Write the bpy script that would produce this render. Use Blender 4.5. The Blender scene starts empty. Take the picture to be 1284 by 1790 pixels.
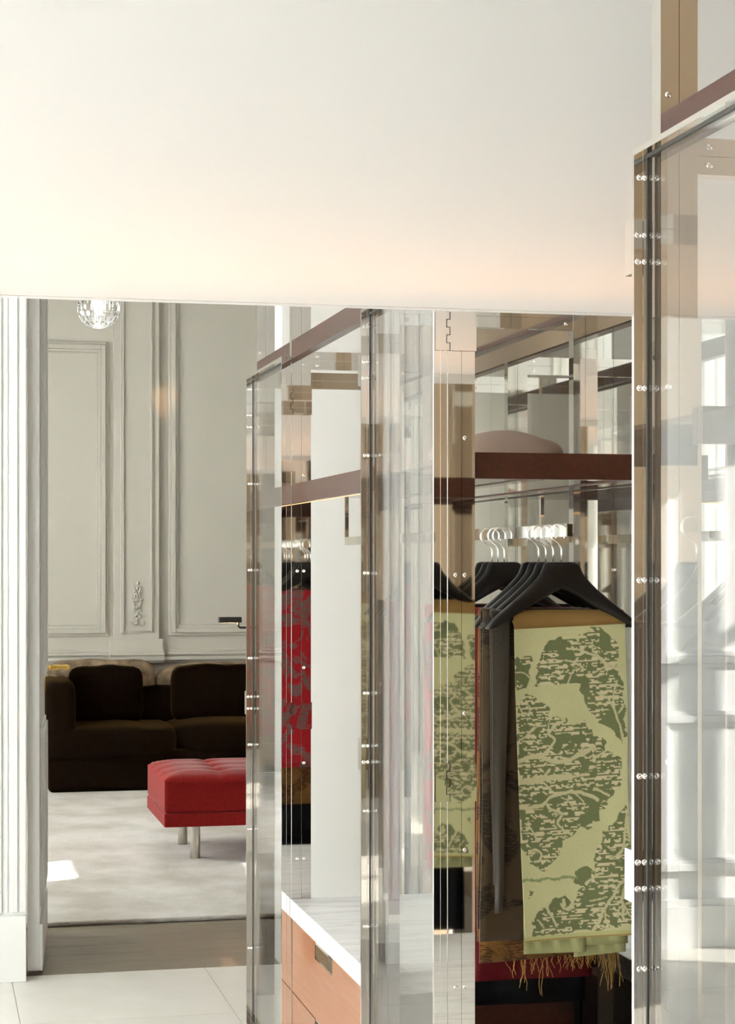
import bpy, bmesh, math, random
import numpy as np
from mathutils import Vector, Matrix

S = bpy.context.scene
C = S.collection
R = math.radians

# ------------------------------------------------------------------ camera
cd = bpy.data.cameras.new('camera')
cd.sensor_fit = 'VERTICAL'; cd.sensor_height = 36.0; cd.lens = 67.374
cd.shift_y = 0.0486; cd.clip_start = 0.05; cd.clip_end = 200
cam = bpy.data.objects.new('camera', cd); C.objects.link(cam)
cam.location = (0, 0, 1.6); cam.rotation_euler = (R(90), 0, R(-12.815))
S.camera = cam
S.view_settings.view_transform = 'Standard'
S.view_settings.look = 'None'
S.view_settings.gamma = 1.0
S.view_settings.use_curve_mapping = False
S.view_settings.exposure = 0.68
S.cycles.caustics_reflective = False
S.cycles.caustics_refractive = False
S.cycles.transparent_max_bounces = 24
S.cycles.glossy_bounces = 8
S.cycles.max_bounces = 14

# ------------------------------------------------------------------ sky, sun
W = bpy.data.worlds.new('sky'); S.world = W; W.use_nodes = True
bg = W.node_tree.nodes['Background']
bg.inputs['Color'].default_value = (0.93, 0.97, 1.0, 1); bg.inputs['Strength'].default_value = 10.5
sd = bpy.data.lights.new('sun', 'SUN'); sd.energy = 12.0; sd.angle = R(0.6); sd.color = (1.0, 0.96, 0.9)
sun = bpy.data.objects.new('sun', sd); C.objects.link(sun)
sun.rotation_euler = Vector((1.0, 0.45, -0.55)).to_track_quat('-Z', 'Y').to_euler()
sun.location = (-6, 4, 6)

def portal(name, loc, size_x, size_y, direction):
    l = bpy.data.lights.new(name, 'AREA'); l.shape = 'RECTANGLE'; l.size = size_x; l.size_y = size_y
    l.cycles.is_portal = True
    o = bpy.data.objects.new(name, l); C.objects.link(o); o.location = loc
    o.rotation_euler = Vector(direction).to_track_quat('-Z', 'Z').to_euler()
    return o

# ------------------------------------------------------------------ materials
def mat(name): 
    m = bpy.data.materials.new(name); m.use_nodes = True
    return m, m.node_tree.nodes, m.node_tree.links, m.node_tree.nodes['Principled BSDF']
def simple(name, col, rough=0.5, metal=0.0, bump=0.0, bscale=60, var=0.0, vscale=4, coat=0.0, sheen=0.0, spec=0.5):
    m, n, l, b = mat(name)
    b.inputs['Base Color'].default_value = (*col, 1); b.inputs['Roughness'].default_value = rough
    b.inputs['Metallic'].default_value = metal; b.inputs['Coat Weight'].default_value = coat
    b.inputs['Coat Roughness'].default_value = 0.06
    b.inputs['Specular IOR Level'].default_value = spec
    if sheen:
        b.inputs['Sheen Weight'].default_value = sheen; b.inputs['Sheen Roughness'].default_value = 0.35
    tc = n.new('ShaderNodeTexCoord')
    if var:
        t = n.new('ShaderNodeTexNoise'); t.inputs['Scale'].default_value = vscale; t.inputs['Detail'].default_value = 6
        l.new(tc.outputs['Object'], t.inputs['Vector'])
        r = n.new('ShaderNodeValToRGB')
        r.color_ramp.elements[0].position = 0.3; r.color_ramp.elements[1].position = 0.7
        r.color_ramp.elements[0].color = (*[c*(1-var) for c in col], 1)
        r.color_ramp.elements[1].color = (*[min(1, c*(1+var)) for c in col], 1)
        l.new(t.outputs['Fac'], r.inputs['Fac']); l.new(r.outputs['Color'], b.inputs['Base Color'])
    if bump:
        t = n.new('ShaderNodeTexNoise'); t.inputs['Scale'].default_value = bscale; t.inputs['Detail'].default_value = 4
        l.new(tc.outputs['Object'], t.inputs['Vector'])
        bp = n.new('ShaderNodeBump'); bp.inputs['Strength'].default_value = bump; bp.inputs['Distance'].default_value = 0.01
        l.new(t.outputs['Fac'], bp.inputs['Height']); l.new(bp.outputs['Normal'], b.inputs['Normal'])
    return m
def emit(name, col, strength):
    m, n, l, b = mat(name)
    b.inputs['Base Color'].default_value = (*col, 1)
    b.inputs['Emission Color'].default_value = (*col, 1); b.inputs['Emission Strength'].default_value = strength
    return m
def glass_mat(name, ior=1.6, tint=(0.98, 0.985, 0.98)):
    m, n, l, b = mat(name); n.remove(b)
    tr = n.new('ShaderNodeBsdfTransparent'); tr.inputs['Color'].default_value = (*tint, 1)
    gl = n.new('ShaderNodeBsdfGlossy'); gl.inputs['Roughness'].default_value = 0.0
    fr = n.new('ShaderNodeFresnel'); fr.inputs['IOR'].default_value = ior
    geo = n.new('ShaderNodeNewGeometry')
    mp = n.new('ShaderNodeMapRange'); mp.inputs['From Min'].default_value = 0; mp.inputs['From Max'].default_value = 1
    # a ray leaving the pane meets the same interface from inside: use the front-side Fresnel for both faces
    inv = n.new('ShaderNodeMath'); inv.operation = 'DIVIDE'; inv.inputs[0].default_value = 1.0; inv.inputs[1].default_value = ior
    mx = n.new('ShaderNodeMix'); mx.data_type = 'FLOAT'
    mx.inputs[2].default_value = ior; mx.inputs[3].default_value = 1.0/ior
    l.new(geo.outputs['Backfacing'], mx.inputs[0]); l.new(mx.outputs[0], fr.inputs['IOR'])
    ms = n.new('ShaderNodeMixShader'); l.new(fr.outputs[0], ms.inputs[0]); l.new(tr.outputs[0], ms.inputs[1]); l.new(gl.outputs[0], ms.inputs[2])
    l.new(ms.outputs[0], n['Material Output'].inputs['Surface'])
    n.remove(mp); n.remove(inv)
    return m
def wood(name, dark, light, rough=0.28, coat=0.4, axis='Y'):
    m, n, l, b = mat(name)
    tc = n.new('ShaderNodeTexCoord'); mp = n.new('ShaderNodeMapping')
    mp.inputs['Scale'].default_value = {'Y': (30, 1.5, 30), 'X': (1.5, 30, 30), 'Z': (30, 30, 1.5)}[axis]
    l.new(tc.outputs['Object'], mp.inputs['Vector'])
    t = n.new('ShaderNodeTexNoise'); t.inputs['Scale'].default_value = 3; t.inputs['Detail'].default_value = 8
    l.new(mp.outputs[0], t.inputs['Vector'])
    r = n.new('ShaderNodeValToRGB'); r.color_ramp.elements[0].position = 0.3; r.color_ramp.elements[1].position = 0.72
    r.color_ramp.elements[0].color = (*dark, 1); r.color_ramp.elements[1].color = (*light, 1)
    l.new(t.outputs['Fac'], r.inputs['Fac']); l.new(r.outputs['Color'], b.inputs['Base Color'])
    b.inputs['Roughness'].default_value = rough; b.inputs['Coat Weight'].default_value = coat; b.inputs['Coat Roughness'].default_value = 0.08
    return m
def marble(name):
    m, n, l, b = mat(name)
    tc = n.new('ShaderNodeTexCoord'); mp = n.new('ShaderNodeMapping'); mp.inputs['Scale'].default_value = (1.0, 7.0, 9.0)
    mp.inputs['Rotation'].default_value = (0, 0, R(8))
    l.new(tc.outputs['Object'], mp.inputs['Vector'])
    t = n.new('ShaderNodeTexNoise'); t.inputs['Scale'].default_value = 2.2; t.inputs['Detail'].default_value = 9; t.inputs['Distortion'].default_value = 0.7
    l.new(mp.outputs[0], t.inputs['Vector'])
    r = n.new('ShaderNodeValToRGB')
    e = r.color_ramp.elements
    e[0].position = 0.40; e[0].color = (0.84, 0.825, 0.81, 1); e[1].position = 0.62; e[1].color = (0.84, 0.825, 0.81, 1)
    k = e.new(0.50); k.color = (0.66, 0.63, 0.61, 1); k = e.new(0.47); k.color = (0.77, 0.75, 0.73, 1); k = e.new(0.53); k.color = (0.78, 0.76, 0.74, 1)
    l.new(t.outputs['Fac'], r.inputs['Fac']); l.new(r.outputs['Color'], b.inputs['Base Color'])
    b.inputs['Roughness'].default_value = 0.35
    return m
def cloth_print(name, base, dark, scale=9, streak=True, lo=0.48, hi=0.52):
    m, n, l, b = mat(name)
    tc = n.new('ShaderNodeTexCoord')
    t = n.new('ShaderNodeTexNoise'); t.inputs['Scale'].default_value = scale; t.inputs['Detail'].default_value = 3; t.inputs['Distortion'].default_value = 1.2
    l.new(tc.outputs['Object'], t.inputs['Vector'])
    mp = n.new('ShaderNodeMapping'); mp.inputs['Scale'].default_value = (60, 60, 420); l.new(tc.outputs['Object'], mp.inputs['Vector'])
    t2 = n.new('ShaderNodeTexNoise'); t2.inputs['Scale'].default_value = 1.0; t2.inputs['Detail'].default_value = 1; l.new(mp.outputs[0], t2.inputs['Vector'])
    r1 = n.new('ShaderNodeValToRGB'); r1.color_ramp.elements[0].position = lo; r1.color_ramp.elements[1].position = hi
    l.new(t.outputs['Fac'], r1.inputs['Fac'])
    r2 = n.new('ShaderNodeValToRGB'); r2.color_ramp.elements[0].position = 0.5; r2.color_ramp.elements[1].position = 0.62
    r2.color_ramp.elements[0].color = (1, 1, 1, 1); r2.color_ramp.elements[1].color = (0, 0, 0, 1)
    l.new(t2.outputs['Fac'], r2.inputs['Fac'])
    mu = n.new('ShaderNodeMath'); mu.operation = 'MULTIPLY'; l.new(r1.outputs['Color'], mu.inputs[0])
    l.new(r2.outputs['Color'], mu.inputs[1])
    mx = n.new('ShaderNodeMix'); mx.data_type = 'RGBA'; mx.inputs[6].default_value = (*base, 1); mx.inputs[7].default_value = (*dark, 1)
    l.new(mu.outputs[0], mx.inputs[0]); l.new(mx.outputs[2], b.inputs['Base Color'])
    b.inputs['Roughness'].default_value = 0.85; b.inputs['Sheen Weight'].default_value = 0.15; b.inputs['Specular IOR Level'].default_value = 0.2
    return m

M = {}
M['white'] = simple('white_paint', (0.88, 0.88, 0.86), 0.55)
M['casing'] = simple('white_gloss_paint', (0.84, 0.84, 0.82), 0.4)
M['ceiling'] = simple('ceiling_paint', (0.85, 0.85, 0.84), 0.7)
M['greywall'] = simple('grey_panel_paint', (0.61, 0.575, 0.505), 0.45, bump=0.02, bscale=30)
M['tanwall'] = simple('tan_panelling', (0.19, 0.13, 0.075), 0.5, var=0.15, vscale=2)
M['chrome'] = simple('polished_steel', (0.88, 0.86, 0.82), 0.025, 1.0)
M['mirror'] = simple('back_mirror', (0.86, 0.87, 0.84), 0.02, 1.0)
M['screw'] = simple('screw_steel', (0.9, 0.88, 0.85), 0.12, 1.0)
M['brushed'] = simple('brushed_steel', (0.62, 0.59, 0.53), 0.3, 1.0)
M['gasket'] = simple('dark_gasket', (0.03, 0.03, 0.028), 0.5)
M['glass'] = glass_mat('door_glass', 2.05)
M['clear'] = glass_mat('window_glass', 1.45)
M['shelfglass'] = glass_mat('shelf_glass', 1.45)
M['redwood'] = wood('red_brown_wood', (0.040, 0.0105, 0.005), (0.068, 0.020, 0.010), 0.32, 0.15)
M['drawerwood'] = wood('orange_brown_wood', (0.25, 0.082, 0.024), (0.33, 0.115, 0.038), 0.3, 0.35)
M['marble'] = marble('white_marble')
M['black'] = simple('black_metal', (0.012, 0.011, 0.01), 0.35)
M['hanger'] = simple('black_lacquer', (0.006, 0.0045, 0.004), 0.28, spec=0.35)
M['gold'] = simple('polished_brass', (0.95, 0.62, 0.16), 0.18, 1.0)
M['velvet'] = simple('brown_velvet', (0.0065, 0.0036, 0.0012), 0.9, var=0.3, vscale=30, sheen=0.09, spec=0.05)
M['velvet'].node_tree.nodes['Principled BSDF'].inputs['Sheen Tint'].default_value = (0.75, 0.45, 0.12, 1)
M['tapestry'] = simple('tapestry_cloth', (0.25, 0.18, 0.11), 0.9, var=0.6, vscale=11, bump=0.3, bscale=40)
M['redfelt'] = simple('red_wool', (0.26, 0.015, 0.014), 0.9, var=0.12, vscale=60, bump=0.15, bscale=300, sheen=0.25, spec=0.1)
M['pillow'] = simple('blush_linen', (0.44, 0.32, 0.26), 0.85, bump=0.25, bscale=25)
M['led'] = emit('warm_led', (1.0, 0.55, 0.26), 0.8)
M['ledhead'] = emit('warm_led_header', (1.0, 0.50, 0.20), 11.0)
m, n, l, b = mat('opal_panel')
tb = n.new('ShaderNodeBsdfTranslucent'); tb.inputs['Color'].default_value = (0.85, 0.83, 0.80, 1)
b.inputs['Base Color'].default_value = (0.90, 0.90, 0.89, 1); b.inputs['Roughness'].default_value = 0.55
ms = n.new('ShaderNodeMixShader'); ms.inputs[0].default_value = 0.22
l.new(b.outputs[0], ms.inputs[1]); l.new(tb.outputs[0], ms.inputs[2]); l.new(ms.outputs[0], n['Material Output'].inputs['Surface'])
M['opal'] = m
M['black_cloth'] = simple('black_cloth', (0.010, 0.010, 0.012), 0.95, bump=0.1, bscale=200, spec=0.1)
M['navy'] = simple('navy_cloth', (0.012, 0.018, 0.042), 0.95, bump=0.1, bscale=200, spec=0.1)
M['maroon'] = simple('maroon_cloth', (0.16, 0.018, 0.022), 0.9, bump=0.1, bscale=200, spec=0.1)
M['goldcloth'] = cloth_print('ochre_cloth', (0.22, 0.10, 0.025), (0.09, 0.035, 0.012), 12)
M['browncloth'] = cloth_print('brown_cloth', (0.085, 0.055, 0.03), (0.03, 0.022, 0.014), 8)
M['redcloth'] = cloth_print('red_cloth', (0.40, 0.012, 0.018), (0.15, 0.11, 0.10), 13, lo=0.5, hi=0.53)
M['thread'] = simple('ochre_thread', (0.45, 0.25, 0.06), 0.8)
M['greyblind'] = simple('blind', (0.8, 0.8, 0.78), 0.8)

# stone floor
def stone(name, c1, c2, rough, scale):
    m, n, l, b = mat(name)
    tc = n.new('ShaderNodeTexCoord')
    t = n.new('ShaderNodeTexNoise'); t.inputs['Scale'].default_value = scale; t.inputs['Detail'].default_value = 8
    l.new(tc.outputs['Object'], t.inputs['Vector'])
    r = n.new('ShaderNodeValToRGB'); r.color_ramp.elements[0].position = 0.3; r.color_ramp.elements[1].position = 0.7
    r.color_ramp.elements[0].color = (*c1, 1); r.color_ramp.elements[1].color = (*c2, 1)
    l.new(t.outputs['Fac'], r.inputs['Fac']); l.new(r.outputs['Color'], b.inputs['Base Color'])
    b.inputs['Roughness'].default_value = rough
    return m
M['stone'] = stone('pale_stone', (0.70, 0.67, 0.61), (0.76, 0.73, 0.68), 0.35, 5)
M['joint'] = simple('tile_joint', (0.55, 0.52, 0.47), 0.8)
M['taupe'] = wood('taupe_boards', (0.19, 0.155, 0.11), (0.26, 0.215, 0.155), 0.4, 0.1, 'X')
m, n, l, b = mat('silk_rug')
tc = n.new('ShaderNodeTexCoord'); t = n.new('ShaderNodeTexNoise'); t.inputs['Scale'].default_value = 2.2; t.inputs['Detail'].default_value = 7; t.inputs['Roughness'].default_value = 0.6
mp = n.new('ShaderNodeMapping'); mp.inputs['Scale'].default_value = (1.0, 0.8, 1)
l.new(tc.outputs['Object'], mp.inputs['Vector']); l.new(mp.outputs[0], t.inputs['Vector'])
r = n.new('ShaderNodeValToRGB'); r.color_ramp.elements[0].position = 0.38; r.color_ramp.elements[1].position = 0.62
r.color_ramp.elements[0].color = (0.46, 0.41, 0.34, 1); r.color_ramp.elements[1].color = (0.69, 0.65, 0.605, 1)
l.new(t.outputs['Fac'], r.inputs['Fac']); l.new(r.outputs['Color'], b.inputs['Base Color']); b.inputs['Roughness'].default_value = 0.85
b.inputs['Sheen Weight'].default_value = 0.3
bp = n.new('ShaderNodeBump'); bp.inputs['Strength'].default_value = 0.35; bp.inputs['Distance'].default_value = 0.02
t2 = n.new('ShaderNodeTexNoise'); t2.inputs['Scale'].default_value = 140; l.new(tc.outputs['Object'], t2.inputs['Vector'])
l.new(t2.outputs['Fac'], bp.inputs['Height']); l.new(bp.outputs['Normal'], b.inputs['Normal'])
M['rug'] = m
# vertex-coloured woven print for the green cloth
m, n, l, b = mat('green_jacquard')
at = n.new('ShaderNodeAttribute'); at.attribute_name = 'print'
l.new(at.outputs['Color'], b.inputs['Base Color']); b.inputs['Roughness'].default_value = 0.9; b.inputs['Specular IOR Level'].default_value = 0.15
tc = n.new('ShaderNodeTexCoord'); t = n.new('ShaderNodeTexNoise'); t.inputs['Scale'].default_value = 700
l.new(tc.outputs['Object'], t.inputs['Vector']); bp = n.new('ShaderNodeBump'); bp.inputs['Strength'].default_value = 0.3; bp.inputs['Distance'].default_value = 0.002
l.new(t.outputs['Fac'], bp.inputs['Height']); l.new(bp.outputs['Normal'], b.inputs['Normal'])
M['jacquard'] = m
# crystal
m, n, l, b = mat('cut_crystal')
b.inputs['Base Color'].default_value = (1, 1, 1, 1); b.inputs['Roughness'].default_value = 0.03
b.inputs['Transmission Weight'].default_value = 1.0; b.inputs['IOR'].default_value = 1.5
M['crystal'] = m

# ------------------------------------------------------------------ helpers
def box(bm, x0, x1, y0, y1, z0, z1):
    v = [bm.verts.new(p) for p in ((x0,y0,z0),(x1,y0,z0),(x1,y1,z0),(x0,y1,z0),(x0,y0,z1),(x1,y0,z1),(x1,y1,z1),(x0,y1,z1))]
    for f in ((0,3,2,1),(4,5,6,7),(0,1,5,4),(1,2,6,5),(2,3,7,6),(3,0,4,7)):
        bm.faces.new([v[i] for i in f])
    return v
def rbox(x0, x1, y0, y1, z0, z1, r, seg=2):
    bm = bmesh.new(); box(bm, x0, x1, y0, y1, z0, z1)
    bmesh.ops.bevel(bm, geom=bm.edges[:], offset=r, segments=seg, affect='EDGES', profile=0.5)
    return bm
def boxes(*bs):
    bm = bmesh.new()
    for b in bs: box(bm, *b)
    return bm
def tube(bm, pts, r, seg=8, cap=True):
    pts = [Vector(p) for p in pts]; rings = []
    up = Vector((0.13, 0.97, 0.21)).normalized()
    for i, p in enumerate(pts):
        d = (pts[min(i+1, len(pts)-1)] - pts[max(i-1, 0)]).normalized()
        a = d.cross(up)
        if a.length < 1e-4: a = d.cross(Vector((1, 0, 0)))
        a.normalize(); b2 = d.cross(a).normalized()
        rr = r[i] if isinstance(r, (list, tuple)) else r
        rings.append([bm.verts.new(p + a*math.cos(2*math.pi*k/seg)*rr + b2*math.sin(2*math.pi*k/seg)*rr) for k in range(seg)])
    for a, b2 in zip(rings, rings[1:]):
        for k in range(seg):
            bm.faces.new((a[k], a[(k+1) % seg], b2[(k+1) % seg], b2[k]))
    if cap:
        bm.faces.new(rings[0][::-1]); bm.faces.new(rings[-1])
def lathe(bm, prof, seg=24, axis='Z', off=(0,0,0)):
    rings = []
    for r_, h in prof:
        ring = []
        for k in range(seg):
            a = 2*math.pi*k/seg
            p = {'Z': (r_*math.cos(a), r_*math.sin(a), h), 'Y': (r_*math.cos(a), h, r_*math.sin(a)), 'X': (h, r_*math.cos(a), r_*math.sin(a))}[axis]
            ring.append(bm.verts.new(Vector(p) + Vector(off)))
        rings.append(ring)
    for a, b2 in zip(rings, rings[1:]):
        for k in range(seg):
            bm.faces.new((a[k], a[(k+1) % seg], b2[(k+1) % seg], b2[k]))
    bm.faces.new(rings[0][::-1]); bm.faces.new(rings[-1])
WO = {}                      # world offset of each object (no rotations on parents that use it)
def link_mesh(name, me, m, parent=None, smooth=False, loc=None):
    o = bpy.data.objects.new(name, me); C.objects.link(o)
    if m is not None and len(me.materials) == 0: me.materials.append(M[m] if isinstance(m, str) else m)
    if smooth:
        for p in me.polygons: p.use_smooth = True
    if parent is not None:
        o.parent = parent
        base = WO.get(parent.name, Vector((0,0,0)))
        o.location = (Vector(loc) if loc is not None else Vector((0,0,0))) - base
    elif loc is not None: o.location = loc
    WO[o.name] = Vector(loc) if loc is not None else Vector((0,0,0))
    return o
def obj(name, bm, m, parent=None, smooth=False, loc=None, bevel=0):
    bmesh.ops.recalc_face_normals(bm, faces=bm.faces[:])
    me = bpy.data.meshes.new(name); bm.to_mesh(me); bm.free()
    o = link_mesh(name, me, m, parent, smooth, loc)
    if bevel:
        md = o.modifiers.new('bevel', 'BEVEL'); md.width = bevel; md.segments = 2; md.limit_method = 'ANGLE'
    return o
def thing(name, label, cat, loc, group=None):
    o = bpy.data.objects.new(name, None); C.objects.link(o); o.location = loc; o.empty_display_size = 0.1
    WO[o.name] = Vector(loc); o['label'] = label; o['category'] = cat
    if group: o['group'] = group
    return o
def tag(o, label, cat, group=None):
    o['label'] = label; o['category'] = cat
    if group: o['group'] = group
    return o
def struct(o, label=None):
    o['kind'] = 'structure'
    if label: o['label'] = label
    return o

# ------------------------------------------------------------------ setting: front room shell
YW = 7.47                     # wall with the doorway
XL, XR, YB, ZC = -2.7, 1.80, -3.4, 4.2
fl = struct(obj('floor', boxes((XL, XR, YB, 7.51, -0.10, -0.004)), 'joint'), 'pale stone tiled floor of the shop room')
tile = None
nx_, ny_ = 6, 14
tw, tl = (XR-XL)/nx_, (7.51-YB)/ny_
bm = boxes((0.0015, tw-0.0015, 0.0015, tl-0.0015, -0.004, 0.0)); me = bpy.data.meshes.new('floor_tile'); bm.to_mesh(me); bm.free(); me.materials.append(M['stone'])
for i in range(nx_):
    for j in range(ny_):
        link_mesh('floor_tile', me, None, fl, loc=(XL+i*tw, YB+j*tl, 0))
struct(obj('ceiling', boxes((XL, XR, YB, YW, ZC, ZC+0.1)), 'ceiling'))
struct(obj('wall_right', boxes((XR, XR+0.12, YB, YW, 0, ZC)), 'tanwall'))
# left wall with three tall windows
def wall_with_windows(name, x0, x1, ya, yb, zt, wins, m, axis='y'):
    bm = bmesh.new(); prev = ya
    def B(a, b_, z0, z1):
        if axis == 'y': box(bm, x0, x1, a, b_, z0, z1)
        else: box(bm, a, b_, x0, x1, z0, z1)
    for (a, b_, z0, z1) in wins:
        B(prev, a, 0, zt)
        if z0 > 0: B(a, b_, 0, z0)
        B(a, b_, z1, zt); prev = b_
    B(prev, yb, 0, zt)
    return struct(obj(name, bm, m))
winsL = [(-2.2, -0.8, 0.5, 3.2), (0.8, 2.3, 0.4, 3.4), (3.6, 5.3, 0.4, 3.5), (6.25, 7.05, 0.55, 3.0)]
wall_with_windows('wall_left', XL-0.25, XL, YB, YW, ZC, winsL, 'white')
wallB = []
wall_with_windows('wall_back', YB-0.25, YB, XL, XR, ZC, wallB, 'tanwall', 'x')
wn = 0
def window(axis, pos, a, b_, z0, z1, dr=1):
    global wn; wn += 1
    fr = bmesh.new()
    def B(a0, a1, c0, c1, d0=-0.03, d1=0.03):
        if axis == 'y': box(fr, pos+d0, pos+d1, a0, a1, c0, c1)
        else: box(fr, a0, a1, pos+d0, pos+d1, c0, c1)
    B(a, a+0.06, z0, z1); B(b_-0.06, b_, z0, z1); B(a+0.06, b_-0.06, z0, z0+0.06); B(a+0.06, b_-0.06, z1-0.06, z1)
    mid = (a+b_)/2; B(mid-0.03, mid+0.03, z0+0.06, z1-0.06)
    zt = z0 + (z1-z0)*0.68
    B(a+0.06, mid-0.03, zt-0.02, zt+0.02); B(mid+0.03, b_-0.06, zt-0.02, zt+0.02)
    w = struct(obj('window_%d' % wn, fr, 'casing'), 'tall white framed window')
    for (p, q) in ((a+0.06, mid-0.03), (mid+0.03, b_-0.06)):
        for (c0, c1) in ((z0+0.06, zt-0.02), (zt+0.02, z1-0.06)):
            g = boxes((pos-0.002, pos+0.002, p, q, c0, c1)) if axis == 'y' else boxes((p, q, pos-0.002, pos+0.002, c0, c1))
            obj('pane', g, 'clear', w)
    if axis == 'y': portal('window_daylight', (pos-0.10*dr, mid, (z0+z1)/2), b_-a, z1-z0, (dr, 0, 0))
    else: portal('window_daylight', (mid, pos-0.13, (z0+z1)/2), b_-a, z1-z0, (0, 1, 0))
m, n, l, b = mat('softening_sheer'); n.remove(b)
tb = n.new('ShaderNodeBsdfTranslucent'); tb.inputs['Color'].default_value = (0.86, 0.86, 0.84, 1)
l.new(tb.outputs[0], n['Material Output'].inputs['Surface']); M['sheer'] = m
def blind(x, y0, y1, z0, z1):  # unseen sheets, added to keep out direct sun and soften the daylight
    return struct(obj('window_blind', boxes((x, x+0.003, y0, y1, z0, z1)), 'sheer'), 'unseen white sheer sheet added over a window to soften the sun')
for w_ in winsL: window('y', XL-0.12, *w_)
for a, b_, z0, z1 in winsL[1:3]: blind(XL-0.19, a-0.05, b_+0.05, z0-0.05, z1+0.05)
for w_ in wallB: window('x', YB-0.12, *w_)

# doorway wall
DX0, DX1, DZ = 0.355, 1.352, 2.95
struct(obj('wall_front', boxes((XL, DX0, YW, YW+0.16, 0, ZC), (DX1, XR, YW, YW+0.16, 0, ZC), (DX0, DX1, YW, YW+0.16, DZ, ZC)), 'white'), 'white wall holding the doorway')
def moulding(bm, axis, face, a0, a1, z0, z1, steps, sgn):
    # stepped rectangular frame standing proud of a wall face; steps: (inset, width, proud)
    for ins, w, pr in steps:
        A0, A1, Z0, Z1 = a0+ins, a1-ins, z0+ins, z1-ins
        f0, f1 = sorted((face, face+sgn*pr))
        for (p, q, r_, s_) in ((A0, A0+w, Z0, Z1), (A1-w, A1, Z0, Z1), (A0+w, A1-w, Z0, Z0+w), (A0+w, A1-w, Z1-w, Z1)):
            if axis == 'x': box(bm, p, q, f0, f1, r_, s_)
            else: box(bm, f0, f1, p, q, r_, s_)
st = ((0, 0.018, 0.012), (0.018, 0.03, 0.026), (0.048, 0.014, 0.016), (0.062, 0.01, 0.007))
# casing of the doorway: fluted jamb with plinth
bm = bmesh.new()
box(bm, 0.10, 0.355, YW-0.030, YW, 0.25, 3.05)
for x0, x1, p in ((0.11, 0.150, 0.036), (0.165, 0.205, 0.036), (0.220, 0.262, 0.037), (0.276, 0.286, 0.034), (0.298, 0.322, 0.037), (0.330, 0.354, 0.034)):
    box(bm, x0, x1, YW-p, YW-0.0295, 0.26, 3.05)
box(bm, 0.09, 0.352, YW-0.062, YW, 0.0, 0.25)
struct(obj('trim_1', bm, 'casing', bevel=0.003), 'white fluted door casing')
# wainscot panels on the doorway wall
bm = bmesh.new()
for a0, a1 in ((-0.62, -0.02), (-1.42, -0.80), (-2.5, -1.60)):
    moulding(bm, 'x', YW, a0, a1, 0.30, 0.98, st, -1); moulding(bm, 'x', YW, a0, a1, 1.16, 3.3, st, -1)
struct(obj('trim_3', bm, 'casing', bevel=0.002), 'panel mouldings on the doorway wall')
struct(obj('baseboard_front', boxes((XL, 0.09, YW-0.03, YW, 0, 0.17), (XL, 0.09, YW-0.022, YW, 0.17, 0.20)), 'casing'))
struct(obj('baseboard_left', boxes((XL, XL+0.03, YB, YW-0.03, 0, 0.2)), 'casing'))
bm = bmesh.new()
for a0, a1 in ((-0.6, 0.5), (2.75, 3.35), (5.55, 6.12)):
    moulding(bm, 'y', XL, a0, a1, 0.30, 0.98, st, 1); moulding(bm, 'y', XL, a0, a1, 1.16, 3.3, st, 1)
struct(obj('trim_4', bm, 'casing', bevel=0.002), 'panel mouldings between the windows')

# hanging header; opal box and inner LED added for its warm lower edge
HY0, HY1, HZ0 = 3.25, 3.35, 2.054
hdr = struct(obj('trim_5', boxes((XL, XR, HY0, HY0+0.004, HZ0-0.009, ZC), (XL, XR, HY1-0.004, HY1, HZ0+0.0045, ZC)), 'opal'), 'white bulkhead hanging across the room, made an opal box with an added LED for its warm edge')
cap = boxes((XL, XR, HY0, HY1, HZ0, HZ0+0.004))
for v in cap.verts:
    if v.co.y < HY0+0.01: v.co.z -= 0.0138
obj('bottom_cap', cap, 'opal', hdr)
obj('led_carrier', boxes((XL+0.02, XR-0.02, HY0+0.028, HY1-0.028, HZ0+0.0055, HZ0+0.0095)), 'casing', hdr)
obj('led_strip', boxes((XL+0.02, XR-0.02, HY0+0.03, HY1-0.03, HZ0+0.010, HZ0+0.013)), 'ledhead', hdr)

# ------------------------------------------------------------------ setting: far room
FX0, FX1, FY1, FZ = -1.7, 5.2, 14.4, 4.3
struct(obj('floor_far', boxes((FX0, FX1, 7.511, FY1, -0.1, -0.003)), 'taupe'), 'taupe floor of the room beyond')
bm = bmesh.new()
bnds = []
y = 7.511
ff = bpy.data.objects['floor_far']
k = 0
while y < 8.6:
    w = 0.18
    obj('floor_board', boxes((FX0, FX1, y, min(y+w-0.002, FY1), -0.003, 0.0)), 'taupe', ff); y += w
rug = tag(obj('rug', rbox(-0.9, 4.6, 8.485, 14.1, 0.0, 0.022, 0.01), 'rug'), 'large pale silk rug on the floor beyond the doorway', 'rug')
struct(obj('ceiling_far', boxes((FX0, FX1, YW+0.16, FY1, FZ, FZ+0.1)), 'ceiling'))
struct(obj('wall_far', boxes((FX0, FX1, FY1, FY1+0.15, 0, FZ)), 'greywall'), 'grey panelled wall behind the sofa')
struct(obj('wall_far_front', boxes((XR, FX1, YW, YW+0.16, 0, FZ), (XL, XR, YW+0.02, YW+0.16, ZC+0.1, FZ)), 'greywall'))
winsF = [(7.95, 8.45, 1.84, 2.06), (8.47, 9.15, 1.23, 1.45), (9.5, 10.8, 0.5, 3.4), (11.8, 12.8, 0.5, 3.4)]  # first two are bare slots, added to drop sun patches on the rug
winsR = []
wall_with_windows('wall_far_left', FX0-0.2, FX0, YW, FY1, FZ, winsF, 'greywall')
for w_ in winsF[2:]: window('y', FX0-0.1, *w_)
wall_with_windows('wall_far_right', FX1, FX1+0.2, YW, FY1, FZ, winsR, 'greywall')
for a, b_, z0, z1 in winsF[2:]: blind(FX0-0.17, a-0.05, b_+0.05, z0-0.05, z1+0.05)
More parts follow.
